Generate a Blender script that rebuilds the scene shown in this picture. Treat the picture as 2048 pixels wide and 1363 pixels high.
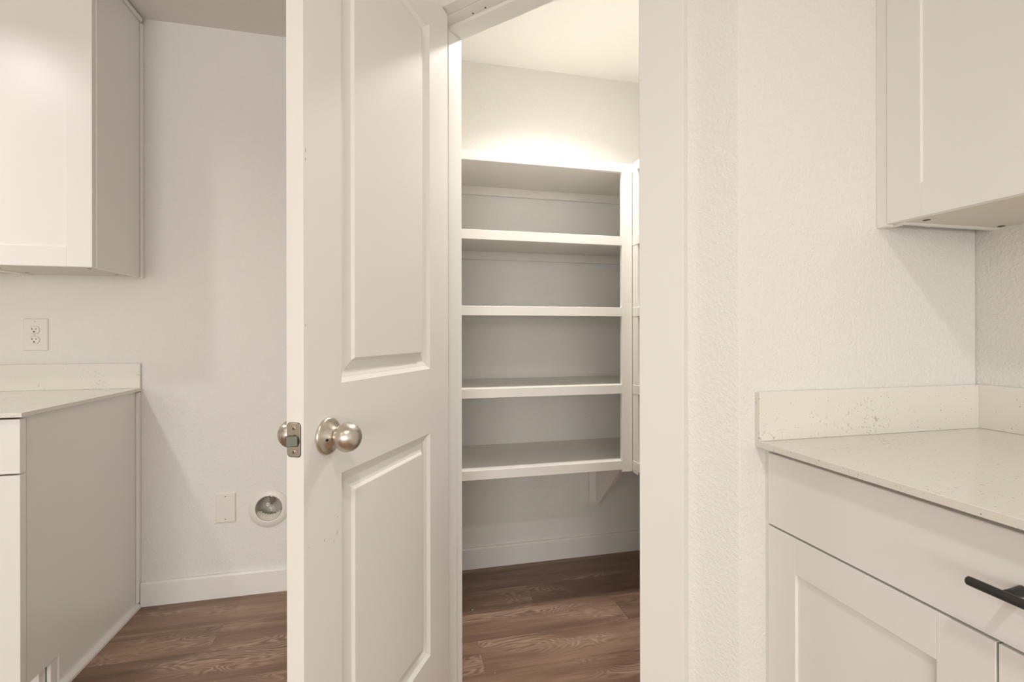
import bpy, bmesh, math, random
from mathutils import Vector, Matrix
random.seed(7)
S = bpy.context.scene
for o in list(bpy.data.objects):
    bpy.data.objects.remove(o, do_unlink=True)
COL = S.collection

# ------------------------------------------------------------------ camera
F_PX, TH, HOR, ROLL, EYE = 959.88, math.radians(13.2531), 667.935, math.radians(-0.0897), 1.1289
cam = bpy.data.cameras.new('camera')
cam.sensor_width = 36.0
cam.lens = F_PX / 2048 * 36
cam.shift_y = -(681.5 - HOR) / 2048
cam.clip_start = 0.02
cam_o = bpy.data.objects.new('camera', cam)
COL.objects.link(cam_o)
cam_o.matrix_world = (Matrix.Translation((0, 0, EYE)) @ Matrix.Rotation(-TH, 4, 'Z')
                      @ Matrix.Rotation(math.pi / 2, 4, 'X') @ Matrix.Rotation(ROLL, 4, 'Z'))
S.camera = cam_o

# ------------------------------------------------------------------ light
CEIL = 2.4475
WORLD_S = 0.3
W = bpy.data.worlds.new('world')
S.world = W
W.use_nodes = True
W.node_tree.nodes['Background'].inputs[0].default_value = (0.97, 0.97, 0.93, 1)
W.node_tree.nodes['Background'].inputs[1].default_value = WORLD_S
S.view_settings.view_transform = 'Standard'
S.view_settings.look = 'None'
S.view_settings.exposure = 0.08
S.view_settings.gamma = 1.0
S.view_settings.use_curve_mapping = False

WARM = (1.0, 0.972, 0.925)
WIN_TINT = (1.0, 0.992, 0.968)
CAN_B, CAN_A, CAN_FILL_L, CAN_FILL_R = 8.0, 7.5, 5.0, 7.0   # watts: behind camera, front left, added fill on the left, added fill rear right
PAN_W = 10.6            # pantry downlight
WIN_FILL_W, WIN_FILL_L, WIN_FILL_R = 24.0, 128.0, 3.5             # fill lamps in added windows: tall rear, wide rear, right wall


def area(name, loc, rot, w, h, power, color, shape='RECTANGLE', spread=math.pi):
    l = bpy.data.lights.new(name, 'AREA')
    l.shape = shape
    l.size = w
    if shape in ('RECTANGLE', 'ELLIPSE'):
        l.size_y = h
    l.energy = power
    l.color = color
    l.spread = spread
    o = bpy.data.objects.new(name, l)
    o.location = loc
    o.rotation_euler = rot
    COL.objects.link(o)
    return o


# fill lamp added in the made-up tall rear window (behind the camera)
area('window_fill_lamp', (0.45, -5.47, 1.20), (math.radians(90), 0, 0), 1.6, 2.1, WIN_FILL_W, WIN_TINT)
# more added fill in the other made-up rear window and the right-wall one
area('window_fill_lamp', (-1.95, -5.47, 1.35), (math.radians(90), 0, 0), 2.5, 1.8, WIN_FILL_L, WIN_TINT)
area('window_fill_lamp', (1.405, -1.05, 1.62), (math.radians(90), 0, math.radians(90)), 1.6, 1.1, WIN_FILL_R, WIN_TINT)


# ------------------------------------------------------------------ helpers
def srgb(r, g, b):
    f = lambda c: (c / 255 / 12.92) if c / 255 <= 0.04045 else ((c / 255 + 0.055) / 1.055) ** 2.4
    return (f(r), f(g), f(b), 1)


def new_mat(name):
    m = bpy.data.materials.new(name)
    m.use_nodes = True
    nt = m.node_tree
    b = nt.nodes['Principled BSDF']
    return m, nt, b


def N(nt, t, **kw):
    n = nt.nodes.new(t)
    for k, v in kw.items():
        if k in n.inputs:
            n.inputs[k].default_value = v
        else:
            setattr(n, k, v)
    return n


def paint(name, col, rough=0.5, bump=0.0, scale=140, detail=3, dist=0.001, spec=0.5):
    m, nt, b = new_mat(name)
    b.inputs['Base Color'].default_value = col
    b.inputs['Roughness'].default_value = rough
    b.inputs['Specular IOR Level'].default_value = spec
    if bump > 0:
        tc = N(nt, 'ShaderNodeTexCoord')
        no = N(nt, 'ShaderNodeTexNoise', Scale=scale, Detail=detail, Roughness=0.55)
        nt.links.new(tc.outputs['Object'], no.inputs['Vector'])
        rp = N(nt, 'ShaderNodeValToRGB')
        rp.color_ramp.elements[0].position = 0.38
        rp.color_ramp.elements[1].position = 0.68
        nt.links.new(no.outputs['Fac'], rp.inputs[0])
        bp = N(nt, 'ShaderNodeBump', Strength=bump, Distance=dist)
        nt.links.new(rp.outputs['Color'], bp.inputs['Height'])
        nt.links.new(bp.outputs['Normal'], b.inputs['Normal'])
    return m


M_WALL = paint('wall_paint', srgb(237, 235, 230), 0.62, 0.55, 150, 3, 0.0016, 0.3)
M_CEIL = paint('ceiling_paint', srgb(238, 236, 231), 0.8, 0.3, 90, 3, 0.001, 0.2)
M_TRIM = paint('trim_enamel', srgb(240, 238, 233), 0.32, 0.06, 40, 2, 0.001)
M_DOOR = paint('door_enamel', srgb(239, 236, 231), 0.36, 0.10, 60, 2, 0.0008)
M_CAB = paint('cabinet_lacquer', srgb(243, 241, 237), 0.33, 0.0)
M_CABIN = paint('cabinet_interior', srgb(222, 214, 203), 0.5, 0.0)
M_SHELF = paint('shelf_paint', srgb(239, 235, 228), 0.42, 0.05, 60, 2, 0.0006)
M_PLAST = paint('white_plastic', srgb(234, 231, 223), 0.3)
M_DARK = paint('dark_slot', srgb(45, 40, 34), 0.7)
M_HOLE = paint('screw_hole', srgb(96, 86, 74), 0.7)
M_BLACK = paint('matt_black_metal', srgb(40, 38, 35), 0.42, 0.0)
M_GREY = paint('grey_plastic', srgb(196, 192, 182), 0.35)
M_FILM = paint('beige_sealant', srgb(224, 218, 204), 0.3)
M_SEAM = paint('seam_shadow', srgb(170, 160, 146), 0.8)


def metal(name, col, rough, aniso=0.0):
    m, nt, b = new_mat(name)
    b.inputs['Base Color'].default_value = col
    b.inputs['Metallic'].default_value = 1.0
    b.inputs['Roughness'].default_value = rough
    b.inputs['Anisotropic'].default_value = aniso
    return m


M_NICKEL = metal('satin_nickel', srgb(203, 196, 184), 0.33, 0.5)
M_NICKEL2 = metal('brushed_nickel_plate', srgb(205, 199, 188), 0.38)
M_BOLT = metal('zinc_bolt', srgb(118, 120, 110), 0.55)


def emis(name, col, strength):
    m, nt, b = new_mat(name)
    b.inputs['Base Color'].default_value = (0.8, 0.8, 0.8, 1)
    b.inputs['Emission Color'].default_value = col
    b.inputs['Emission Strength'].default_value = strength
    return m


M_LENS = emis('lamp_lens', (1, 0.95, 0.87, 1), 6.0)


def quartz():
    m, nt, b = new_mat('white_quartz')
    L = nt.links.new
    tc = N(nt, 'ShaderNodeTexCoord')
    big = N(nt, 'ShaderNodeTexNoise', Scale=6.5, Detail=2, Roughness=0.5)
    L(tc.outputs['Object'], big.inputs['Vector'])
    rb = N(nt, 'ShaderNodeValToRGB')
    rb.color_ramp.elements[0].position = 0.50
    rb.color_ramp.elements[1].position = 0.64
    L(big.outputs['Fac'], rb.inputs[0])
    # short crooked veins: edges of a distorted cell pattern, broken up by a fine noise
    dn = N(nt, 'ShaderNodeTexNoise', Scale=45, Detail=3)
    L(tc.outputs['Object'], dn.inputs['Vector'])
    mx = N(nt, 'ShaderNodeMixRGB')
    mx.inputs[0].default_value = 0.035
    L(tc.outputs['Object'], mx.inputs[1])
    L(dn.outputs['Color'], mx.inputs[2])
    vo = N(nt, 'ShaderNodeTexVoronoi', feature='DISTANCE_TO_EDGE', Scale=55)
    L(mx.outputs[0], vo.inputs['Vector'])
    rv = N(nt, 'ShaderNodeValToRGB')
    rv.color_ramp.elements[0].color = (1, 1, 1, 1)
    rv.color_ramp.elements[1].color = (0, 0, 0, 1)
    rv.color_ramp.elements[0].position = 0.0
    rv.color_ramp.elements[1].position = 0.06
    L(vo.outputs['Distance'], rv.inputs[0])
    fn = N(nt, 'ShaderNodeTexNoise', Scale=120, Detail=2)
    L(tc.outputs['Object'], fn.inputs['Vector'])
    rf = N(nt, 'ShaderNodeValToRGB')
    rf.color_ramp.elements[0].position = 0.54
    rf.color_ramp.elements[1].position = 0.62
    L(fn.outputs['Fac'], rf.inputs[0])
    m1 = N(nt, 'ShaderNodeMath', operation='MULTIPLY')
    L(rb.outputs[0], m1.inputs[0])
    L(rv.outputs[0], m1.inputs[1])
    m2 = N(nt, 'ShaderNodeMath', operation='MULTIPLY')
    L(m1.outputs[0], m2.inputs[0])
    L(rf.outputs[0], m2.inputs[1])
    # sparse specks everywhere
    sp = N(nt, 'ShaderNodeTexNoise', Scale=210, Detail=1)
    L(tc.outputs['Object'], sp.inputs['Vector'])
    rs = N(nt, 'ShaderNodeValToRGB')
    rs.color_ramp.elements[0].position = 0.735
    rs.color_ramp.elements[1].position = 0.77
    L(sp.outputs['Fac'], rs.inputs[0])
    ad = N(nt, 'ShaderNodeMath', operation='ADD', use_clamp=True)
    L(m2.outputs[0], ad.inputs[0])
    L(rs.outputs[0], ad.inputs[1])
    sc = N(nt, 'ShaderNodeMath', operation='MULTIPLY')
    sc.inputs[1].default_value = 0.75
    L(ad.outputs[0], sc.inputs[0])
    c = N(nt, 'ShaderNodeMixRGB')
    c.inputs[1].default_value = srgb(236, 231, 223)
    c.inputs[2].default_value = srgb(120, 112, 104)
    L(sc.outputs[0], c.inputs[0])
    L(c.outputs[0], b.inputs['Base Color'])
    b.inputs['Roughness'].default_value = 0.16
    return m


M_QUARTZ = quartz()


def wood():
    """brown oak-look vinyl plank; the grain runs along local X, each plank picks its own stretch of it"""
    m, nt, b = new_mat('brown_plank')
    L = nt.links.new
    tc = N(nt, 'ShaderNodeTexCoord')
    oi = N(nt, 'ShaderNodeObjectInfo')
    off = N(nt, 'ShaderNodeVectorMath', operation='SCALE')
    cmb = N(nt, 'ShaderNodeCombineXYZ')
    for k, f in zip('XYZ', (37.0, 19.0, 53.0)):
        mm = N(nt, 'ShaderNodeMath', operation='MULTIPLY')
        mm.inputs[1].default_value = f
        L(oi.outputs['Random'], mm.inputs[0])
        L(mm.outputs[0], cmb.inputs[k])
    add = N(nt, 'ShaderNodeVectorMath', operation='ADD')
    L(tc.outputs['Object'], add.inputs[0])
    L(cmb.outputs[0], add.inputs[1])
    # cathedral contours: level lines of a stretched smooth noise
    mp = N(nt, 'ShaderNodeMapping')
    mp.inputs['Scale'].default_value = (2.6, 13.0, 1.0)
    L(add.outputs[0], mp.inputs['Vector'])
    hn = N(nt, 'ShaderNodeTexNoise', Scale=1.0, Detail=2.5, Roughness=0.42, Distortion=0.5)
    L(mp.outputs[0], hn.inputs['Vector'])
    k = N(nt, 'ShaderNodeMath', operation='MULTIPLY')
    k.inputs[1].default_value = 150.0
    L(hn.outputs['Fac'], k.inputs[0])
    sn = N(nt, 'ShaderNodeMath', operation='SINE')
    L(k.outputs[0], sn.inputs[0])
    rl = N(nt, 'ShaderNodeMapRange')
    rl.inputs['From Min'].default_value = -1
    rl.inputs['From Max'].default_value = 1
    L(sn.outputs[0], rl.inputs['Value'])
    # where the contours are prominent
    mp2 = N(nt, 'ShaderNodeMapping')
    mp2.inputs['Scale'].default_value = (2.2, 11.0, 1.0)
    mp2.inputs['Location'].default_value = (5, 3, 1)
    L(add.outputs[0], mp2.inputs['Vector'])
    an = N(nt, 'ShaderNodeTexNoise', Scale=1.0, Detail=1.0)
    L(mp2.outputs[0], an.inputs['Vector'])
    ra = N(nt, 'ShaderNodeValToRGB')
    ra.color_ramp.elements[0].position = 0.50
    ra.color_ramp.elements[1].position = 0.68
    L(an.outputs['Fac'], ra.inputs[0])
    # fine streaks
    mp3 = N(nt, 'ShaderNodeMapping')
    mp3.inputs['Scale'].default_value = (7.0, 170.0, 1.0)
    L(add.outputs[0], mp3.inputs['Vector'])
    st = N(nt, 'ShaderNodeTexNoise', Scale=1.0, Detail=4, Roughness=0.6)
    L(mp3.outputs[0], st.inputs['Vector'])
    # broad tone bands
    mp4 = N(nt, 'ShaderNodeMapping')
    mp4.inputs['Scale'].default_value = (1.3, 14.0, 1.0)
    mp4.inputs['Location'].default_value = (1, 7, 2)
    L(add.outputs[0], mp4.inputs['Vector'])
    bd = N(nt, 'ShaderNodeTexNoise', Scale=1.0, Detail=3, Roughness=0.55, Distortion=0.4)
    L(mp4.outputs[0], bd.inputs['Vector'])
    r = N(nt, 'ShaderNodeValToRGB')
    e = r.color_ramp.elements
    e[0].position = 0.30
    e[0].color = srgb(98, 73, 57)
    e[1].position = 0.72
    e[1].color = srgb(174, 143, 122)
    q = r.color_ramp.elements.new(0.5)
    q.color = srgb(134, 105, 87)
    # tone = bands*.6 + streak*.25 + random*.15
    t1 = N(nt, 'ShaderNodeMath', operation='MULTIPLY')
    t1.inputs[1].default_value = 0.62
    L(bd.outputs['Fac'], t1.inputs[0])
    t2 = N(nt, 'ShaderNodeMath', operation='MULTIPLY_ADD')
    t2.inputs[1].default_value = 0.26
    L(st.outputs['Fac'], t2.inputs[0])
    L(t1.outputs[0], t2.inputs[2])
    t3 = N(nt, 'ShaderNodeMath', operation='MULTIPLY_ADD')
    t3.inputs[1].default_value = 0.14
    L(oi.outputs['Random'], t3.inputs[0])
    L(t2.outputs[0], t3.inputs[2])
    L(t3.outputs[0], r.inputs[0])
    ga = N(nt, 'ShaderNodeMath', operation='MULTIPLY')
    L(rl.outputs[0], ga.inputs[0])
    L(ra.outputs[0], ga.inputs[1])
    gs = N(nt, 'ShaderNodeMath', operation='MULTIPLY')
    gs.inputs[1].default_value = 0.62
    L(ga.outputs[0], gs.inputs[0])
    mg = N(nt, 'ShaderNodeMixRGB')
    mg.inputs[2].default_value = srgb(200, 172, 151)
    L(gs.outputs[0], mg.inputs[0])
    L(r.outputs[0], mg.inputs[1])
    L(mg.outputs[0], b.inputs['Base Color'])
    b.inputs['Roughness'].default_value = 0.42
    bp = N(nt, 'ShaderNodeBump', Strength=0.25, Distance=0.0006)
    L(st.outputs['Fac'], bp.inputs['Height'])
    L(bp.outputs['Normal'], b.inputs['Normal'])
    return m


M_WOOD = wood()


class MB:
    """collects shapes, then links them as ONE mesh object"""

    def __init__(s):
        s.bm = bmesh.new()

    def box(s, x0, x1, y0, y1, z0, z1, bev=0.0, seg=1):
        t = bmesh.new()
        c = [(x, y, z) for x in (x0, x1) for y in (y0, y1) for z in (z0, z1)]
        v = [t.verts.new(p) for p in c]
        for f in ((0, 1, 3, 2), (4, 6, 7, 5), (0, 4, 5, 1), (2, 3, 7, 6), (0, 2, 6, 4), (1, 5, 7, 3)):
            t.faces.new([v[i] for i in f])
        bmesh.ops.recalc_face_normals(t, faces=t.faces)
        if bev:
            bmesh.ops.bevel(t, geom=t.edges[:], offset=bev, segments=seg, affect='EDGES', profile=0.6)
        s._merge(t)
        return s

    def prism(s, poly, a0, a1, axis='z', bev=0.0):
        """poly: 2D outline; axis z -> (x,y), y -> (x,z), x -> (y,z)"""
        t = bmesh.new()

        def P(p, a):
            return {'z': (p[0], p[1], a), 'y': (p[0], a, p[1]), 'x': (a, p[0], p[1])}[axis]
        lo = [t.verts.new(P(p, a0)) for p in poly]
        hi = [t.verts.new(P(p, a1)) for p in poly]
        n = len(poly)
        t.faces.new(lo)
        t.faces.new(hi)
        for i in range(n):
            t.faces.new((lo[i], lo[(i + 1) % n], hi[(i + 1) % n], hi[i]))
        bmesh.ops.recalc_face_normals(t, faces=t.faces)
        if bev:
            bmesh.ops.bevel(t, geom=t.edges[:], offset=bev, segments=1, affect='EDGES')
        s._merge(t)
        return s

    def lathe(s, prof, seg=48, mat=None):
        """prof: (r, h) pairs turned about local Z, mat places it"""
        t = bmesh.new()
        rings = []
        for r, h in prof:
            if r < 1e-6:
                rings.append([t.verts.new((0, 0, h))])
            else:
                rings.append([t.verts.new((r * math.cos(2 * math.pi * i / seg), r * math.sin(2 * math.pi * i / seg), h))
                              for i in range(seg)])
        for a, b in zip(rings, rings[1:]):
            for i in range(seg):
                j = (i + 1) % seg
                if len(a) == 1 and len(b) == 1:
                    continue
                if len(a) == 1:
                    t.faces.new((a[0], b[i], b[j]))
                elif len(b) == 1:
                    t.faces.new((a[i], a[j], b[0]))
                else:
                    t.faces.new((a[i], a[j], b[j], b[i]))
        bmesh.ops.recalc_face_normals(t, faces=t.faces)
        if mat is not None:
            bmesh.ops.transform(t, matrix=mat, verts=t.verts)
        for f in t.faces:
            f.smooth = True
        s._merge(t)
        return s

    def _merge(s, t):
        me = bpy.data.meshes.new('tmp')
        t.to_mesh(me)
        t.free()
        s.bm.from_mesh(me)
        bpy.data.meshes.remove(me)

    def build(s, name, mat, parent=None, smooth=False, angle=None):
        me = bpy.data.meshes.new(name)
        s.bm.to_mesh(me)
        s.bm.free()
        me.materials.append(mat)
        if smooth:
            for p in me.polygons:
                p.use_smooth = True
        if angle is not None:
            me.set_sharp_from_angle(angle=angle)
        o = bpy.data.objects.new(name, me)
        COL.objects.link(o)
        if parent is not None:
            o.parent = parent
        return o


def empty(name, loc=(0, 0, 0), rz=0.0):
    o = bpy.data.objects.new(name, None)
    o.empty_display_size = 0.05
    o.location = loc
    o.rotation_euler = (0, 0, rz)
    COL.objects.link(o)
    return o


def tag(o, label=None, cat=None, group=None, kind=None):
    if label:
        o['label'] = label
    if cat:
        o['category'] = cat
    if group:
        o['group'] = group
    if kind:
        o['kind'] = kind
    return o


def box(name, mat, parent, x0, x1, y0, y1, z0, z1, bev=0.0, seg=1):
    return MB().box(x0, x1, y0, y1, z0, z1, bev, seg).build(name, mat, parent)


def align(direction, loc):
    """matrix that turns +Z into direction and moves to loc"""
    return Matrix.Translation(loc) @ Vector(direction).to_track_quat('Z', 'Y').to_matrix().to_4x4()


# ------------------------------------------------------------------ room dimensions (metres, camera above the origin)
YB = 2.3033           # back wall face
XR = 1.3367           # right wall face
XC, YP = 0.6851, 0.8574   # outer corner where the diagonal pantry wall meets the return wall
XW, YW = -3.6, -5.4   # far left and rear wall faces
GA = math.radians(46.1144)
TX, TY = -math.cos(GA), math.sin(GA)   # along the diagonal wall
NX, NY = -math.sin(GA), -math.cos(GA)  # out of it, into the kitchen
PT = 0.106            # partition thickness


def D(s, o):
    """point on the diagonal wall: s from the outer corner, o out into the kitchen"""
    return (XC + s * TX + o * NX, YP + s * TY + o * NY)


def st(o, label, cat):
    return tag(o, label, cat, None, 'structure')


# floor: base slab plus individual planks
fl = box('floor', M_SEAM, None, XW, XR, YW, YB, -0.05, -0.004)
fl.data.materials[0] = paint('floor_base', srgb(60, 44, 36), 0.8)
st(fl, 'brown wood-look plank floor of the kitchen and pantry', 'floor')
PW, PL = 0.170, 1.22
plank_me = {}


def plank(x0, x1, y0, y1):
    w = round(x1 - x0, 4)
    h = round(y1 - y0, 4)
    key = (w, h)
    if key not in plank_me:
        mb = MB().box(0.0001, w - 0.0001, 0.0001, h - 0.0001, -0.004, 0.0, 0.0003)
        o = mb.build('plank', M_WOOD, fl)
        plank_me[key] = o.data
    else:
        o = bpy.data.objects.new('plank', plank_me[key])
        COL.objects.link(o)
        o.parent = fl
    o.location = (x0, y0, 0)


joint = {0: 0.10, 1: 0.553, 2: 0.886, 3: 0.28, 4: -0.35, 5: 0.70, 6: 1.02}
row = 0
y1 = 2.088 + PW
y1 = min(y1, YB)
while y1 > YW + 0.001:
    y0 = 2.088 - PW * row if row > 0 else 2.088
    y0 = max(y0, YW)
    j = joint.get(row, (row * 0.47) % PL)
    x = j - PL * 10
    while x < XR:
        a, b_ = max(x, XW), min(x + PL, XR)
        if b_ - a > 0.02:
            plank(a, b_, y0, y1)
        x += PL
    y1 = y0
    row += 1
# strip of the last row against the back wall
x = 0.25 - PL * 4
while x < XR:
    a, b_ = max(x, XW), min(x + PL, XR)
    if b_ - a > 0.02 and YB - (2.088 + PW) > 0.01:
        plank(a, b_, 2.088 + PW, YB)
    x += PL

ce = box('ceiling', M_CEIL, None, XW - .1, XR + .1, YW - .1, YB + .1, CEIL, CEIL + 0.08)
st(ce, 'flat white painted ceiling over kitchen and pantry', 'ceiling')
wb_ = MB()
BX, BZ, BR, BH = -.5580, .3650, .0545, .10
wb_.box(XW - .1, BX - BH, YB, YB + .1, -0.05, CEIL)
wb_.box(BX + BH, XR + .1, YB, YB + .1, -0.05, CEIL)
wb_.box(BX - BH, BX + BH, YB, YB + .1, -0.05, BZ - BH)
wb_.box(BX - BH, BX + BH, YB, YB + .1, BZ + BH, CEIL)
ring_o, ring_i = [], []
for k in range(48):                     # the square patch with the round hole of the water box
    a_ = 2 * math.pi * k / 48
    c_, s_ = math.cos(a_), math.sin(a_)
    q_ = BH / max(abs(c_), abs(s_))
    ring_o.append(wb_.bm.verts.new((BX + q_ * c_, YB, BZ + q_ * s_)))
    ring_i.append([wb_.bm.verts.new((BX + BR * c_, YB + d_, BZ + BR * s_)) for d_ in (0, .1)])
for k in range(48):
    j = (k + 1) % 48
    wb_.bm.faces.new((ring_o[k], ring_i[k][0], ring_i[j][0], ring_o[j]))
    wb_.bm.faces.new((ring_i[k][0], ring_i[k][1], ring_i[j][1], ring_i[j][0]))
st(wb_.build('wall_back', M_WALL),
   'off-white back wall behind the refrigerator recess, left cabinets and pantry shelves', 'wall')
def holed(name, fixed, a0, a1, h0, h1, hz0, hz1):
    m = MB()
    f0, f1 = fixed
    m.box(f0, f1, a0, h0, -0.05, CEIL)
    m.box(f0, f1, h1, a1, -0.05, CEIL)
    m.box(f0, f1, h0, h1, -0.05, hz0)
    m.box(f0, f1, h0, h1, hz1, CEIL)
    return m.build(name, M_WALL)


def window(name, x, y, z, rz, w, h, label):  # unseen windows, added to let the fill light in
    r = empty(name, (x, y, z), rz)
    st(r, label, 'added window')
    fr = MB()
    a, t = w / 2, .05
    for q in ((-a, -a + t, 0, h), (a - t, a, 0, h), (-a + t, a - t, 0, t), (-a + t, a - t, h - t, h), (-.02, .02, t, h - t)):
        fr.box(q[0], q[1], -.06, -.01, q[2], q[3])
    fr.build('fill_window_frame', M_TRIM, r)


st(holed('wall_right', (XR, XR + .1), YW - .1, YB, -1.85, -.25, 1.07, 2.17),
   'off-white right wall behind the right cabinets', 'wall')
st(box('wall_left', M_WALL, None, XW - .1, XW, YW - .1, YB, -0.05, CEIL), 'plain off-white wall at the far left of the kitchen', 'wall')
# rear wall with openings for the added windows
wx0, wx1, wz0, wz1 = -0.35, 1.25, 0.15, 2.25
rw = MB()
rw.box(XW, -3.20, YW - .1, YW, -0.05, CEIL)
rw.box(-0.70, wx0, YW - .1, YW, -0.05, CEIL)
rw.box(wx1, XR, YW - .1, YW, -0.05, CEIL)
rw.box(-3.20, -0.70, YW - .1, YW, -0.05, .45)
rw.box(-3.20, -0.70, YW - .1, YW, 2.25, CEIL)
rw.box(wx0, wx1, YW - .1, YW, -0.05, wz0)
rw.box(wx0, wx1, YW - .1, YW, wz1, CEIL)
st(rw.build('wall_rear', M_WALL), 'off-white rear wall behind the camera with two added windows', 'wall')
window('fill_window_1', 0.45, YW, wz0, 0, 1.6, 2.1, 'added tall white framed window for fill light in the rear wall behind the camera')
window('fill_window_2', -1.95, YW, .45, 0, 2.5, 1.8, 'added wide white framed window for fill light in the rear wall behind the camera')
window('fill_window_3', XR, -1.05, 1.07, math.radians(90), 1.6, 1.1, 'added white framed window for fill light in the right wall behind the camera')

# pantry partition: return wall, diagonal front with door opening, left flank
SR, SL, HD = 0.2074 - 0.018, 0.8234 + 0.018, 2.085
sx = ((XC + 0.04) / math.cos(GA))
pL = D(sx, 0)
sb = (XC + PT * math.sin(GA) - (-0.04 + PT)) / math.cos(GA)
pLi = D(sb, -PT)
si = (YP + PT - YP - PT * math.cos(GA)) / math.sin(GA)
pRi = D(si, -PT)
pw = MB()
pw.prism([(XR, YP), (XC, YP), D(SR, 0), D(SR, -PT), pRi, (XR, YP + PT)], -0.05, CEIL)
pw.prism([D(SL, 0), pL, (-0.04, YB), (-0.04 + PT, YB), pLi, D(SL, -PT)], -0.05, CEIL)
pw.prism([D(SR, 0), D(SL, 0), D(SL, -PT), D(SR, -PT)], HD, CEIL)
bmesh.ops.remove_doubles(pw.bm, verts=pw.bm.verts, dist=1e-5)
pwo = pw.build('wall_pantry', M_WALL)
bv = pwo.modifiers.new('rounded_corner', 'BEVEL')
bv.width = 0.006
bv.segments = 3
bv.limit_method = 'ANGLE'
bv.angle_limit = math.radians(30)
st(pwo, 'orange-peel textured diagonal wall of the corner pantry holding the doorway', 'wall')

# door frame in the diagonal wall: local x along the wall, local y into the kitchen
ang = math.atan2(TY, TX)
df = empty('trim_1', (XC, YP, 0), ang)
st(df, 'white painted jamb and flat casing around the pantry doorway', 'door frame')
# local frame: x = s, y: rotate(ang) of +Y = (-TY, TX) -> into kitchen is (NX,NY) = (-sin, -cos) = (-TY, TX) OK
JB, JZ = -0.112, 2.067
s0, s1 = 0.2074, 0.8234
bx = lambda n, m, *a, **k: box(n, m, df, *a, **k)
bx('jamb', M_TRIM, s0 - 0.018, s0, JB, 0.0, 0, JZ + .018)
bx('jamb', M_TRIM, s1, s1 + 0.018, JB, 0.0, 0, JZ + .018)
bx('head_jamb', M_TRIM, s0, s1, JB, 0.0, JZ, JZ + 0.018)
bx('door_stop', M_TRIM, s0, s0 + .0105, -0.072, -0.037, 0, JZ - .0105, .001)
bx('door_stop', M_TRIM, s1 - .0105, s1, -0.072, -0.037, 0, JZ - .0105, .001)
bx('door_stop', M_TRIM, s0, s1, -0.072, -0.037, JZ - .0105, JZ, .001)
CW, CT, RV, RH = 0.0955, 0.036, 0.0084, 0.002
bx('casing', M_TRIM, s0 - RV - CW, s0 - RV, 0.0, CT, 0, JZ + RH, .0012)
bx('casing', M_TRIM, s1 + RV, s1 + RV + CW, 0.0, CT, 0, JZ + RH, .0012)
bx('head_casing', M_TRIM, s0 - RV - CW, s1 + RV + CW, 0.0, CT, JZ + RH + .0003, JZ + RH + CW, .0012)
for ss in (0.30, 0.345):          # two filled nail holes under the head
    MB().lathe([(0, 0), (.0028, 0), (.0028, -.0006), (0, -.0006)], 12, Matrix.Translation((s1 - ss + .19, -0.030, JZ + .0001))).build('nail_hole', M_HOLE, df)

# ------------------------------------------------------------------ baseboards


def baseboard(name, x0, x1, y0, y1, axis, label):
    """axis 'x' runs along x with its face at y0 (wall at y1); 'y' runs along y with face x0"""
    if axis == 'x':
        prof = [(y1, 0), (y0, 0), (y0, .092), (y0 + (y1 - y0) * .25, .100), (y1, .1015)]
        o = MB().prism(prof, x0, x1, 'x').build(name, M_TRIM)
    else:
        prof = [(x1, 0), (x0, 0), (x0, .092), (x0 + (x1 - x0) * .25, .100), (x1, .1015)]
        o = MB().prism(prof, y0, y1, 'y').build(name, M_TRIM)
    st(o, label, 'baseboard')


XL = -1.043
baseboard('baseboard_back', -1.045, -0.04, YB - .014, YB, 'x', 'white baseboard along the back of the refrigerator recess')
baseboard('baseboard_pantry_back', .066, XR, YB - .014, YB, 'x', 'white baseboard under the pantry back shelves')
baseboard('baseboard_pantry_right', XR - .014, XR, YP + PT, YB - .014, 'y', 'white baseboard on the right wall inside the pantry')
baseboard('baseboard_recess_right', -.054, -.04, pL[1] + .01, YB - .014, 'y', 'white baseboard on the pantry side of the refrigerator recess')

# ------------------------------------------------------------------ pantry door (open about 75 degrees towards the camera)
DA = math.radians(29.4195)
DD = (math.sin(DA), math.cos(DA))
LP = (-0.1593, 0.8818)
DW, DT, DZ0, DZ1 = 0.6098, 0.035, 0.012, 2.0642
door = empty('door_1', (LP[0], LP[1], 0), math.atan2(DD[1], DD[0]))
tag(door, 'white two-panel pantry door standing open with a satin nickel knob', 'door', None, 'structure')


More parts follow.
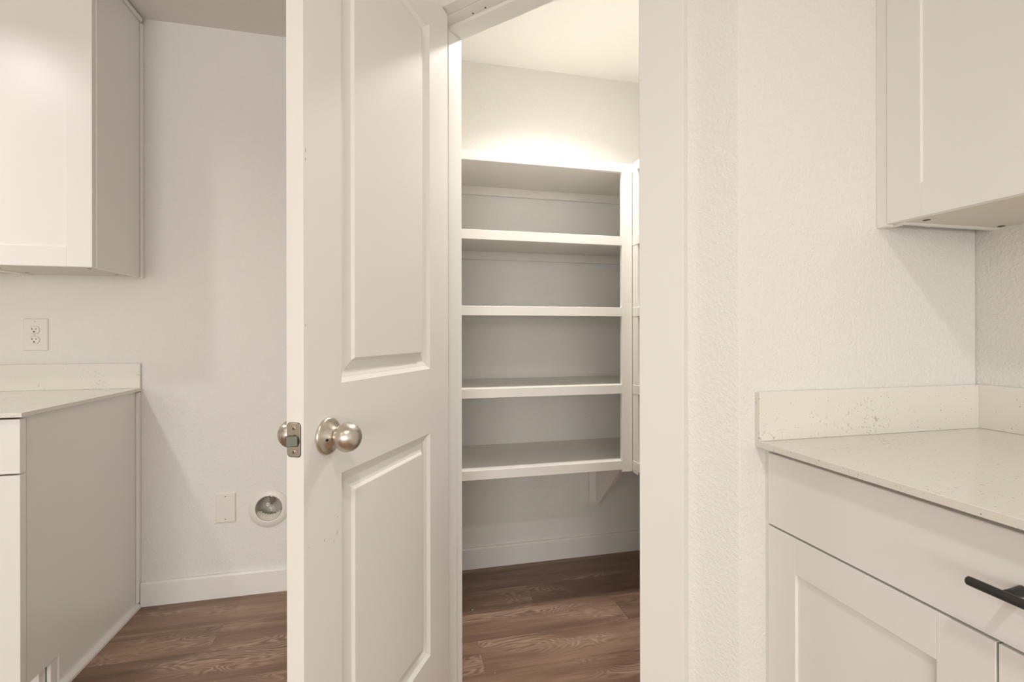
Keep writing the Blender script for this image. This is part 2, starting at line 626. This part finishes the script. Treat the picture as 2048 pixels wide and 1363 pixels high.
def leaf():
    bm = bmesh.new()
    xs = [0, 0.1049, 0.4902, DW]
    zs = [DZ0, 0.2655, 0.8634, 1.0362, 1.9644, DZ1]
    rings = [(0, 0), (.0095, .0068), (.0106, .0070), (.0200, .0112), (.0225, .0114), (.0405, .0070), (.0455, .0018), (.0470, .0014)]
    cache = {}

    def V(x, y, z):
        k = (round(x, 6), round(y, 6), round(z, 6))
        if k not in cache:
            cache[k] = bm.verts.new(k)
        return cache[k]

    for side in (0, 1):
        yf = (lambda d: d) if side == 0 else (lambda d: DT - d)
        for i in range(3):
            for j in range(5):
                x0, x1, z0, z1 = xs[i], xs[i + 1], zs[j], zs[j + 1]
                if i == 1 and j in (1, 3):
                    for (da, ya), (db, yb) in zip(rings, rings[1:]):
                        A = [(x0 + da, z0 + da), (x1 - da, z0 + da), (x1 - da, z1 - da), (x0 + da, z1 - da)]
                        B = [(x0 + db, z0 + db), (x1 - db, z0 + db), (x1 - db, z1 - db), (x0 + db, z1 - db)]
                        for q in range(4):
                            r = (q + 1) % 4
                            bm.faces.new([V(A[q][0], yf(ya), A[q][1]), V(A[r][0], yf(ya), A[r][1]),
                                          V(B[r][0], yf(yb), B[r][1]), V(B[q][0], yf(yb), B[q][1])])
                    d, y = rings[-1]
                    bm.faces.new([V(x0 + d, yf(y), z0 + d), V(x1 - d, yf(y), z0 + d), V(x1 - d, yf(y), z1 - d), V(x0 + d, yf(y), z1 - d)])
                else:
                    bm.faces.new([V(x0, yf(0), z0), V(x1, yf(0), z0), V(x1, yf(0), z1), V(x0, yf(0), z1)])
    for j in range(5):
        for x in (0, DW):
            bm.faces.new([V(x, 0, zs[j]), V(x, DT, zs[j]), V(x, DT, zs[j + 1]), V(x, 0, zs[j + 1])])
    for i in range(3):
        for z in (DZ0, DZ1):
            bm.faces.new([V(xs[i], 0, z), V(xs[i + 1], 0, z), V(xs[i + 1], DT, z), V(xs[i], DT, z)])
    bmesh.ops.recalc_face_normals(bm, faces=bm.faces)
    m = MB()
    m.bm.free()
    m.bm = bm
    o = m.build('door_leaf', M_DOOR, door)
    b = o.modifiers.new('soft_edges', 'BEVEL')
    b.width = .0006
    b.segments = 2
    b.limit_method = 'ANGLE'
    b.angle_limit = math.radians(50)
    return o


leaf()
KS, KZ = 0.0634, 0.9425


def knob(sign, y0, label):
    # sign -1: on the visible face, pointing to local -Y
    M0 = align((0, sign, 0), (KS, y0, KZ))
    rose_p = [(.0, .0), (.0335, .0), (.0343, .0012), (.0343, .0030), (.0330, .0052), (.0300, .0068), (.0265, .0084), (.0230, .0104),
              (.0195, .0132), (.0168, .0158), (.0152, .0176), (.0146, .0182), (.0112, .0180), (.0, .0180)]
    b0 = [(.0, .0175), (.0112, .0175), (.0108, .0200), (.0114, .0212)]
    R, H = .0268, .0425
    for k in range(1, 19):
        a = math.radians(-64 + k * (154) / 18)
        b0.append((max(R * math.cos(a), 0) if k < 18 else 0.0, H + .92 * R * math.sin(a)))
    kn = MB().lathe(b0, 64, M0).build('door_knob', M_NICKEL, door)
    tag(kn, label)
    MB().lathe(rose_p, 64, M0).build('rose', M_NICKEL, kn)
    # privacy pin hole on the rose
    if sign < 0:
        h = MB().lathe([(.0, .0), (.0030, .0), (.0036, .0006), (.0040, .0), (.0040, -.002), (0, -.002)], 20,
                       Matrix.Translation((KS - .0190, y0 - .0134, KZ - .0030)) @ Vector((-.60, -.80, -.05)).to_track_quat('Z', 'Y').to_matrix().to_4x4())
        h.build('pin_hole_rim', M_NICKEL2, kn)
        MB().lathe([(0, 0.0010), (.0026, 0.0010), (.0026, -.001), (0, -.001)], 16,
                   Matrix.Translation((KS - .0190, y0 - .0134, KZ - .0030)) @ Vector((-.60, -.80, -.05)).to_track_quat('Z', 'Y').to_matrix().to_4x4()).build('pin_hole', M_DARK, kn)
    return kn


knob(-1, 0.0, 'round satin nickel knob on the pantry side of the door')
knob(1, DT, 'round satin nickel knob half hidden behind the door edge')


def rounded_rect(w, h, r, n=6):
    pts = []
    for cx, cy, a0 in ((w / 2 - r, h / 2 - r, 0), (-w / 2 + r, h / 2 - r, 90), (-w / 2 + r, -h / 2 + r, 180), (w / 2 - r, -h / 2 + r, 270)):
        for k in range(n + 1):
            a = math.radians(a0 + 90 * k / n)
            pts.append((cx + r * math.cos(a), cy + r * math.sin(a)))
    return pts


# latch face plate on the door edge (local x = 0 plane, facing -x); outline in (y, z)
pc = (0.0192, 0.9475)
rim = MB().prism([(pc[0] + a, pc[1] + b) for a, b in rounded_rect(.0285, .0600, .007)], -.0003, .001, 'x').build('latch_mortise', M_DARK, door)
lpz = MB().prism([(pc[0] + a, pc[1] + b) for a, b in rounded_rect(.0262, .0575, .006)], -.0010, .001, 'x', .0003).build('latch_plate', M_NICKEL2, door)
tag(lpz, 'satin nickel latch plate on the door edge')
MB().lathe([(0, 0), (.0100, 0), (.0100, .0004), (0, .0004)], 28, align((-1, 0, 0), (-.0010, pc[0] - .0022, .9460))).build('bolt_opening', M_DARK, lpz)
for z in (.9680, .9270):
    MB().lathe([(0, .0006), (.0008, .0006), (.0034, .0004), (.0040, 0), (0, 0)], 24, align((-1, 0, 0), (-.0010, pc[0] + .0003, z))).build('screw', M_NICKEL2, lpz)
    MB().box(-.0018, -.0015, pc[0] - .0012, pc[0] + .0018, z - .0005, z + .0005).box(-.0018, -.0015, pc[0] - .0001, pc[0] + .0007, z - .0015, z + .0015).build('screw_slot', M_DARK, lpz)
# spring bolt, bevelled on one side
bo = MB()
bo.prism([(.001, pc[0] - .0105), (.001, pc[0] + .0085), (-.0035, pc[0] + .0085), (-.0115, pc[0] - .0035), (-.0125, pc[0] - .0075), (-.0120, pc[0] - .0105)][::-1] and
         [(.001, pc[0] - .0090), (.001, pc[0] + .0095), (-.0112, pc[0] + .0095), (-.0120, pc[0] + .0070), (-.0030, pc[0] - .0090)], .9370, .9550, 'z', .0008)
bo.build('latch_bolt', M_BOLT, door)
# small brown chips and scuffs in the enamel of the visible face
M_SCUFF = paint('scuff_brown', srgb(150, 126, 102), 0.7)
for a, b_, w_, h_ in [(0.006, 1.4467, 0.0012, 0.01), (0.0059, 1.4312, 0.0015, 0.006), (0.0923, 0.7832, 0.0022, 0.0022), (0.0907, 0.7544, 0.0008, 0.01), (0.0817, 0.7411, 0.0006, 0.008), (0.0545, 0.7542, 0.0016, 0.0045), (0.0133, 0.759, 0.0009, 0.003), (0.0054, 1.1449, 0.001, 0.004)]:
    MB().prism([(a - w_ / 2, b_ - h_ / 2), (a + w_ * .3, b_ - h_ * .3), (a + w_ / 2, b_ + h_ * .1), (a + w_ * .1, b_ + h_ / 2), (a - w_ * .4, b_ + h_ * .2)],
               -.0002, .0004, 'y').build('scuff', M_SCUFF, door)
# hinges at the far edge
for z in (0.25, 1.05, 1.86):
    hg = MB().lathe([(0, -.044), (.0062, -.044), (.0062, .044), (0, .044)], 20, Matrix.Translation((DW + .004, DT + .004, z)))
    hg.box(DW - .0005, DW + .0012, .004, DT + .002, z - .044, z + .044)
    tag(hg.build('hinge', M_NICKEL2, door), 'satin nickel butt hinge')

# ------------------------------------------------------------------ pantry shelving


ZT = [1.853, 1.542, 1.2415, 0.9142, 0.592]
YF = 1.873
PX0, PX1 = 0.920, 0.969
FH, FT, BT_ = 0.038, 0.019, 0.012
LX = .066
bs = empty('pantry_shelving', (0, 0, 0))
tag(bs, 'white built-in five-tier shelving along the pantry back wall', 'shelving')
tag(bs, None, None, 'built-in pantry shelving')
for i, z in enumerate(ZT):
    sh = box('shelf_board', M_SHELF, bs, LX, 0.985, YF + FT, YB, z - BT_, z - .0004)
    e = box('shelf_edge', M_SHELF, sh, LX, PX0 - .0003, YF, YF + FT, z - FH, z, .0010)
    box('shelf_board', M_SHELF, bs, 0.9856, XR, PX1 + .0 if False else YF + FT, YB, z - BT_, z - .0004)
    box('cleat', M_SHELF, bs, LX, XR, YB - .018, YB, z - BT_ - .040, z - BT_, .001)
bpost = box('post', M_SHELF, bs, PX0, PX1, YF + .0008, YF + FT, ZT[4] - FH - .010, ZT[0], .0012)
# bracket below the right end
br = empty('bracket')
br.parent = bs
box('wall_leg', M_SHELF, br, .940, .990, YB - .020, YB, .262, ZT[4] - BT_, .001)
MB().prism([(YB - .020, .268), (YB - .045, .268), (1.985, ZT[4] - .060), (1.975, ZT[4] - BT_), (YB - .020, ZT[4] - BT_)],
           .975, .994, 'x', .0008).build('gusset', M_SHELF, br)
# second bracket near the left end, hidden by the door from here
box('wall_leg', M_SHELF, br, .14, .19, YB - .020, YB, .262, ZT[4] - BT_, .001)

ss_ = empty('pantry_shelving', (0, 0, 0))
tag(ss_, 'white built-in shelving along the pantry right wall, a sliver seen beside the casing', 'shelving', 'built-in pantry shelving')
YN = YP + PT
for z in ZT:
    sh = box('shelf_board', M_SHELF, ss_, PX1 + FT, XR, YN, YF + FT - .0006, z - BT_, z - .0004)
    box('shelf_edge', M_SHELF, sh, PX1 - .001, PX1 + FT, YN, YF - .0003, z - FH, z, .0010)
    box('cleat', M_SHELF, ss_, XR - .018, XR, YN, YF + FT - .001, z - BT_ - .04, z - BT_, .001)
box('post', M_SHELF, ss_, PX1 + .0002, PX1 + FT, YF - .045, YF, ZT[4] - FH - .014, ZT[0] + .0006, .0012)

# ------------------------------------------------------------------ cabinets


def shaker(parent, axis, f, a0, a1, z0, z1, sgn, sw=.070, rw_=.0685, th=.019, rec=.0065, name='door', label=None):
    """shaker door. axis 'y': front plane y=f facing -y, spans x a0..a1; axis 'x': front plane x=f facing -x, spans y"""
    def bxx(n, p, u0, u1, d0, d1, w0, w1, bev):
        if axis == 'y':
            return box(n, M_CAB, p, u0, u1, f + d0, f + d1, w0, w1, bev)
        return box(n, M_CAB, p, f + d0, f + d1, u0, u1, w0, w1, bev)
    d = bxx(name, parent, a0 + sw - .004, a1 - sw + .004, rec, th - .001, z0 + rw_ - .004, z1 - rw_ + .004, 0)
    if label:
        tag(d, label)
    bxx('stile', d, a0, a0 + sw, 0, th, z0, z1, .0007)
    bxx('stile', d, a1 - sw, a1, 0, th, z0, z1, .0007)
    bxx('rail', d, a0 + sw, a1 - sw, 0, th, z0, z0 + rw_, .0004)
    bxx('rail', d, a0 + sw, a1 - sw, 0, th, z1 - rw_, z1, .0004)
    return d


ZU = 1.3665
UT = 2.4375
# upper left cabinets -------------------------------------------------


def wall_cab_back(name, x0, x1, label, right_scribe):
    r = empty(name, (0, 0, 0))
    tag(r, label, 'cabinet', 'white shaker wall cabinets')
    yb, yf = YB, 1.9958
    t = .015
    box('side_panel', M_CAB, r, x1 - t, x1, yf, yb, ZU, UT, .0008)
    box('side_panel', M_CAB, r, x0, x0 + t, yf, yb, ZU, UT, .0008)
    bt = box('bottom_panel', M_CABIN, r, x0 + t, x1 - t, yf, yb, ZU + .004, ZU + .019)
    box('top_panel', M_CABIN, r, x0 + t, x1 - t, yf, yb, UT - .02, UT - .004)
    for xx, yy in ((x1 - .060, 2.065), (x1 - .060, 2.240), (x0 + .042, 2.235), (x0 + .042, 2.1)):
        MB().lathe([(0, 0), (.006, 0), (.006, -.0004), (0, -.0004)], 16, Matrix.Translation((xx, yy, ZU + .004))).build('screw_hole', M_HOLE, bt)
    shaker(r, 'y', 1.9768, x0 + .003, x1 - .0045, ZU, UT - .012, -1, .0765)
    if right_scribe:
        box('scribe_strip', M_CAB, r, x1, x1 + .009, yb - .018, yb, ZU - .004, UT - .02, .002)
        box('top_strip', M_CAB, r, x1, x1 + .012, yf + .004, yb - .0185, UT - .014, UT, .002)
    return r


wall_cab_back('wall_cabinet', -1.440, XL, 'white shaker upper cabinet at left beside the refrigerator recess', True)
wall_cab_back('wall_cabinet', -1.900, -1.4405, 'white shaker upper cabinet left of the one beside the recess, barely in frame', False)

# upper right cabinet --------------------------------------------------
r = empty('wall_cabinet')
tag(r, 'white shaker upper cabinet hanging on the right wall above the quartz counter', 'cabinet', 'white shaker wall cabinets')
UX = 1.0375
YA, YZ = .8275, .010
t = .015
box('side_panel', M_CAB, r, UX + .020, XR, YA - t, YA, ZU, UT, .0008)
box('side_panel', M_CAB, r, UX + .020, XR, YZ, YZ + t, ZU, UT, .0008)
bt = box('bottom_panel', M_CABIN, r, UX + .020, XR, YZ + t, YA - t, ZU + .003, ZU + .018)
box('top_panel', M_CABIN, r, UX + .020, XR, YZ + t, YA - t, UT - .02, UT - .004)
for xx, yy in ((1.0899, .789), (1.315, .796), (1.0899, .05), (1.315, .05)):
    MB().lathe([(0, 0), (.0068, 0), (.0068, -.0004), (0, -.0004)], 18, Matrix.Translation((xx, yy, ZU + .003))).build('screw_hole', M_DARK, bt)
box('filler_strip', M_CAB, r, UX + .0015, UX + .020, .8335, YP, ZU - .003, UT, .0006)
box('filler_block', M_CAB, r, UX + .020, UX + .038, YA, YP - .003, ZU - .001, ZU + .08)
shaker(r, 'x', UX, .4245, .8328, ZU + .002, UT - .01, -1, .0700, .0685)
shaker(r, 'x', UX, .0125, .4215, ZU + .002, UT - .01, -1, .0700, .0685)

# left base cabinet ----------------------------------------------------
ZTOP, ZSL = 0.9073, 0.8945
r = empty('base_cabinet')
tag(r, 'white base cabinet at left under the thin white counter', 'cabinet', 'white base cabinets')
PXR = -1.060
yf = 1.674
side = [(YB - .0005, 0), (YB - .0005, ZSL - .001), (yf + .012, ZSL - .001), (yf + .012, .108), (1.815, .108), (1.832, .120 - .012), (1.832, 0)]
MB().prism([(YB, 0), (YB, ZSL - .001), (yf + .017, ZSL - .001), (yf + .017, .106), (1.826, .106), (1.826, 0)], PXR - .015, PXR, 'x', .0008).build('side_panel', M_CAB, r)
box('side_panel', M_CAB, r, -1.96, -1.945, yf + .006, YB, .106, ZSL - .001)
box('bottom_panel', M_CABIN, r, -1.945, PXR - .015, yf + .006, YB, .106, .121)
box('back_panel', M_CABIN, r, -1.945, PXR - .015, YB - .006, YB, .121, ZSL - .001)
box('toe_board', M_CAB, r, -1.945, PXR - .016, 1.765, 1.7945, 0, .1055, .001)
box('toe_cap', M_CAB, r, PXR - .016, PXR - .004, 1.795, 1.8255, 0, .1025, .002)
box('scribe_strip', M_CAB, r, PXR, PXR + .013, YB - .018, YB, .0195, ZSL - .004, .002)
MB().prism([(PXR, 0), (PXR + .019, 0), (PXR + .018, .008), (PXR + .013, .015), (PXR + .006, .019), (PXR, .0195)], 1.70, YB - .015, 'y').build('shoe_moulding', M_TRIM, r)
FX1 = -1.0535
box('drawer_front', M_CAB, r, -1.500, FX1, 1.6555, 1.679, .7335, ZSL - .006, .0008)
box('drawer_front', M_CAB, r, -1.945, -1.503, 1.6555, 1.679, .7335, ZSL - .006, .0008)
shaker(r, 'y', 1.6555, -1.500, FX1, .112, .7285, -1, .0700, .0685, .0235)
shaker(r, 'y', 1.6555, -1.945, -1.503, .112, .7285, -1, .0700, .0685, .0235)
box('front_filler', M_CAB, r, PXR - .0150, PXR - .0020, 1.6795, yf + .017 - .0005, .112, ZSL - .006)

# left counter
r = empty('countertop')
tag(r, 'thin white quartz counter with low backsplash at left beside the recess', 'countertop', 'white quartz counters')
box('slab', M_QUARTZ, r, -1.98, -1.0454, 1.6492, YB, ZSL, ZTOP, .0008)
box('backsplash', M_QUARTZ, r, -1.98, -1.0454, YB - .0128, YB, ZTOP + .0002, 1.0110, .0008)

# right base cabinet ---------------------------------------------------
r = empty('base_cabinet')
tag(r, 'white base cabinet at right with wide slab drawer and black bar pull', 'cabinet', 'white base cabinets')
RX = 0.7450
YE = -0.13
DYL = .8480
box('carcass_side', M_CAB, r, RX + .020, XR, YP - .024, YP - .009, .10, ZSL - .001)
box('carcass_side', M_CAB, r, RX + .020, XR, YE, YE + .015, .10, ZSL - .001)
box('bottom_panel', M_CABIN, r, RX + .020, XR, YE + .015, YP - .024, .10, .115)
box('face_frame', M_CAB, r, RX + .0195, RX + .0199 + .018, YE + .016, YP - .025, .116, ZSL - .002)
box('toe_board', M_CAB, r, RX + .075, RX + .09, YE, YP, 0, .0995)
box('filler_strip', M_CAB, r, RX + .0025, RX + .0195, DYL + .0012, YP, .10, ZSL - .002, .0006)
dr = box('drawer_front', M_CAB, r, RX, RX + .019, YE + .003, DYL, .7370, .8828, .0009)
shaker(r, 'x', RX, .4575, DYL, .112, .7330, -1, .0700, .0690)
shaker(r, 'x', RX, YE + .003, .4545, .112, .7330, -1, .0700, .0690)
# black bar pull
bar = MB()
hx, hz = .7100, .8125
bar.lathe([(0, 0), (.0042, 0), (.0056, .0014), (.0058, .003), (.0058, .197), (.0056, .1986), (.0042, .2), (0, .2)], 28, align((0, -1, 0), (hx, .4665, hz)))
pull = bar.build('bar_pull', M_BLACK, dr)
tag(pull, 'matt black bar pull')
for yy in (.4300, .3030):
    MB().lathe([(0, 0), (.0068, 0), (.0066, .003), (.0050, .018), (.0046, RX - hx), (0, RX - hx)], 24, align((-1, 0, 0), (RX - .0001, yy, hz))).build('post', M_BLACK, pull)

# right counter
r = empty('countertop')
tag(r, 'speckled white quartz counter at right with low backsplash on two walls', 'countertop', 'white quartz counters')
XCR = .7221
box('slab', M_QUARTZ, r, XCR, XR, YE - .02, YP, ZSL, ZTOP, .0008)
box('backsplash', M_QUARTZ, r, XCR, XR - .0128, YP - .0128, YP, ZTOP + .0002, 1.0088, .0008)
box('backsplash', M_QUARTZ, r, XR - .0128, XR, YE - .02, YP - .0002, ZTOP + .0002, 1.0088, .0008)

# ------------------------------------------------------------------ wall plates on the back wall


def plate(name, cx, cz, w, h, label, cat):
    r = empty(name, (cx, YB, cz))
    tag(r, label, cat)
    t = bmesh.new()
    m = MB()
    hw, hh = w / 2, h / 2
    a = [(-hw, -hh, 0), (hw, -hh, 0), (hw, hh, 0), (-hw, hh, 0)]
    b_ = .0035
    m2 = MB()
    bm = m2.bm
    lo = [bm.verts.new((x, 0, z)) for x, z, _ in a]
    mi = [bm.verts.new((x, -.0025, z)) for x, z, _ in a]
    hi = [bm.verts.new((x * (hw - b_) / hw, -.0062, z * (hh - b_) / hh)) for x, z, _ in a]
    for A, B in ((lo, mi), (mi, hi)):
        for i in range(4):
            bm.faces.new((A[i], A[(i + 1) % 4], B[(i + 1) % 4], B[i]))
    bm.faces.new(hi)
    bm.faces.new(lo)
    bmesh.ops.recalc_face_normals(bm, faces=bm.faces)
    m2.build('cover_plate', M_PLAST, r)
    return r


ol = plate('wall_outlet', -1.4110, 1.1304, .0840, .1290, 'white duplex wall outlet above the left counter', 'outlet')
for dz in (.0185, -.0215):
    cx0 = -.0028
    shp = []
    R = .0175
    for k in range(40):
        a_ = 2 * math.pi * k / 40
        x_, z_ = R * math.cos(a_), R * math.sin(a_)
        shp.append((cx0 + x_, dz + max(-.0142, min(.0142, z_))))
    pts = []
    for p in shp:
        if not pts or (abs(p[0] - pts[-1][0]) + abs(p[1] - pts[-1][1])) > 1e-5:
            pts.append(p)
    gap = [(cx0 + (x - cx0) * 1.05, dz + (z - dz) * 1.06) for x, z in pts]
    MB().prism(gap, -.0064, -.0058, 'y').build('socket_gap', M_SEAM, ol)
    so = MB().prism(pts, -.0082, -.0060, 'y', .0003).build('socket', M_PLAST, ol)
    sl = MB()
    sl.box(cx0 - .0078, cx0 - .0055, -.0084, -.0080, dz + .0005, dz + .0078)
    sl.box(cx0 + .0058, cx0 + .0078, -.0084, -.0080, dz + .0012, dz + .0072)
    sl.build('blade_slot', M_DARK, so)
    MB().lathe([(0, 0), (.0027, 0), (.0027, .0003), (0, .0003)], 16, align((0, -1, 0), (cx0, -.0081, dz - .0075))).build('ground_slot', M_DARK, so)
MB().lathe([(0, 0), (.0022, 0), (.0018, .0006), (0, .0008)], 16, align((0, -1, 0), (-.0028, -.0062, -.0015))).build('screw', M_GREY, ol)
MB().prism([(-.0080, .0530), (.0060, .0530), (.0010, .0505), (-.0005, .0492), (-.0020, .0505)], -.0066, -.0060, 'y').build('arrow_mark', M_GREY, ol)

bl = plate('blank_plate', -.7295, .3823, .0800, .1270, 'blank white cover plate low on the wall left of the round water box', 'wall plate')
for dz in (.0490, -.0485):
    MB().lathe([(0, 0), (.0026, 0), (.0020, .0008), (0, .0010)], 16, align((0, -1, 0), (.0, -.0060, dz))).build('screw', M_HOLE, bl)

# round recessed ice-maker water box
wb = empty('water_outlet_box', (-.5580, YB, .3650))
tag(wb, 'round white recessed water valve box low on the wall, half hidden by the door', 'water box')
A = lambda loc=(0, 0, 0): align((0, -1, 0), loc)
MB().lathe([(.0550, .0), (.0825, .0), (.0828, .0022), (.0815, .0042), (.0600, .0052), (.0562, .0060), (.0545, .0045), (.0545, .0)], 72, A()).build('flange', M_PLAST, wb)
MB().lathe([(.0545, .004), (.0540, .0), (.0525, -.030), (.0510, -.058), (0.0, -.058)], 60, A()).build('cup', M_GREY, wb)
# inner paper-like cover cut away at the bottom
lip = MB()
bm = lip.bm
n = 30
outer, inner = [], []
for k in range(n + 1):
    a_ = math.radians(197 + (338 - 197) * k / n)
    outer.append(bm.verts.new((.0535 * math.cos(a_), -.001, .0535 * math.sin(a_))))
    rr = .0535 * (0.80 - .16 * math.sin(math.pi * k / n) + .05 * math.sin(k * 1.7)) if 0 < k < n else .0532
    inner.append(bm.verts.new((rr * math.cos(a_), .022, rr * math.sin(a_))))
for k in range(n):
    bm.faces.new((outer[k], outer[k + 1], inner[k + 1], inner[k]))
lip.build('sealant_lip', M_FILM, wb)
vb = MB()
vb.lathe([(0, -.004), (.0065, -.004), (.0070, .0), (.0070, .026), (.0085, .027), (.0085, .036), (0, .036)], 24, Matrix.Translation((.004, .030, .012)))
vb.lathe([(0, 0), (.0055, 0), (.0055, .022), (0, .022)], 20, align((-.35, -1, 0), (.004, .030, .016)))
vl = vb.build('valve', M_NICKEL2, wb)
MB().lathe([(.0035, 0), (.0078, 0), (.0082, .003), (.0078, .006), (.0035, .006), (.0035, 0)], 28, align((-.35, -1, 0), (-.0040, .0075, .0150))).build('valve_knob', M_PLAST, vl)
MB().box(.0060, .0100, .008, .016, -.014, .004, .001).box(-.002, .0062, .008, .014, -.004, .001, .001).build('valve_outlet', M_PLAST, vl)

# ------------------------------------------------------------------ ceiling downlights (all out of frame)


def can(x, y, power, label, color=WARM, spread=2.6):
    r = empty('ceiling_downlight', (x, y, CEIL))
    tag(r, label, 'ceiling light', 'recessed ceiling downlights')
    MB().lathe([(.062, 0), (.088, 0), (.090, -.003), (.084, -.006), (.066, -.008), (.062, -.004), (.062, 0)], 48).build('trim_ring', M_PLAST, r)
    MB().lathe([(0, -.003), (.062, -.003), (.062, -.0005), (0, -.0005)], 48).build('lens', M_LENS, r)
    l = area('downlight_lamp', (0, 0, -.010), (0, 0, 0), .12, .12, power, color, 'DISK', spread)
    l.parent = r
    return r


can(0.05, -0.40, CAN_B, 'recessed downlight just behind the camera')
can(-1.70, 1.20, CAN_A, 'recessed downlight in front of the left upper cabinets')
can(-1.70, -0.60, CAN_FILL_L, 'added fill downlight left of and behind the camera')  # from here to the rear row: lamps added to lift the ambient light
can(-1.70, -2.2, CAN_FILL_L, 'added fill downlight at the rear left of the kitchen')
can(0.05, -2.2, CAN_FILL_R, 'added fill downlight at the rear right of the kitchen')
can(-1.70, -4.0, CAN_FILL_L, 'added fill downlight far behind the camera on the left')
can(0.05, -4.0, CAN_FILL_R, 'added fill downlight far behind the camera on the right')
can(0.72, 1.650, PAN_W, 'recessed downlight in the pantry ceiling', (1.0, 0.965, 0.915), 2.3)

# ------------------------------------------------------------------ small debris on the floor


def crumb(x, y, s, label):
    m = MB()
    m.box(-s, s, -s * .45, s * .45, 0, s * .5, s * .15)
    o = m.build('plaster_crumb', M_PLAST)
    o.location = (x, y, 0.0002)
    o.rotation_euler = (0, 0, 0.5)
    tag(o, label, 'crumb', 'white crumbs on the pantry floor')


crumb(.737, 2.150, .0018, 'tiny white plaster crumb on the pantry floor near the back baseboard')
crumb(.292, 1.952, .0045, 'small white plaster crumb on the pantry floor beside the open door')
crumb(0.190, 1.565, .0060, 'larger white plaster crumb at the foot of the hinge-side door jamb')
crumb(.310, 1.571, .0016, 'tiny white plaster crumb near the hinge side of the pantry doorway floor')
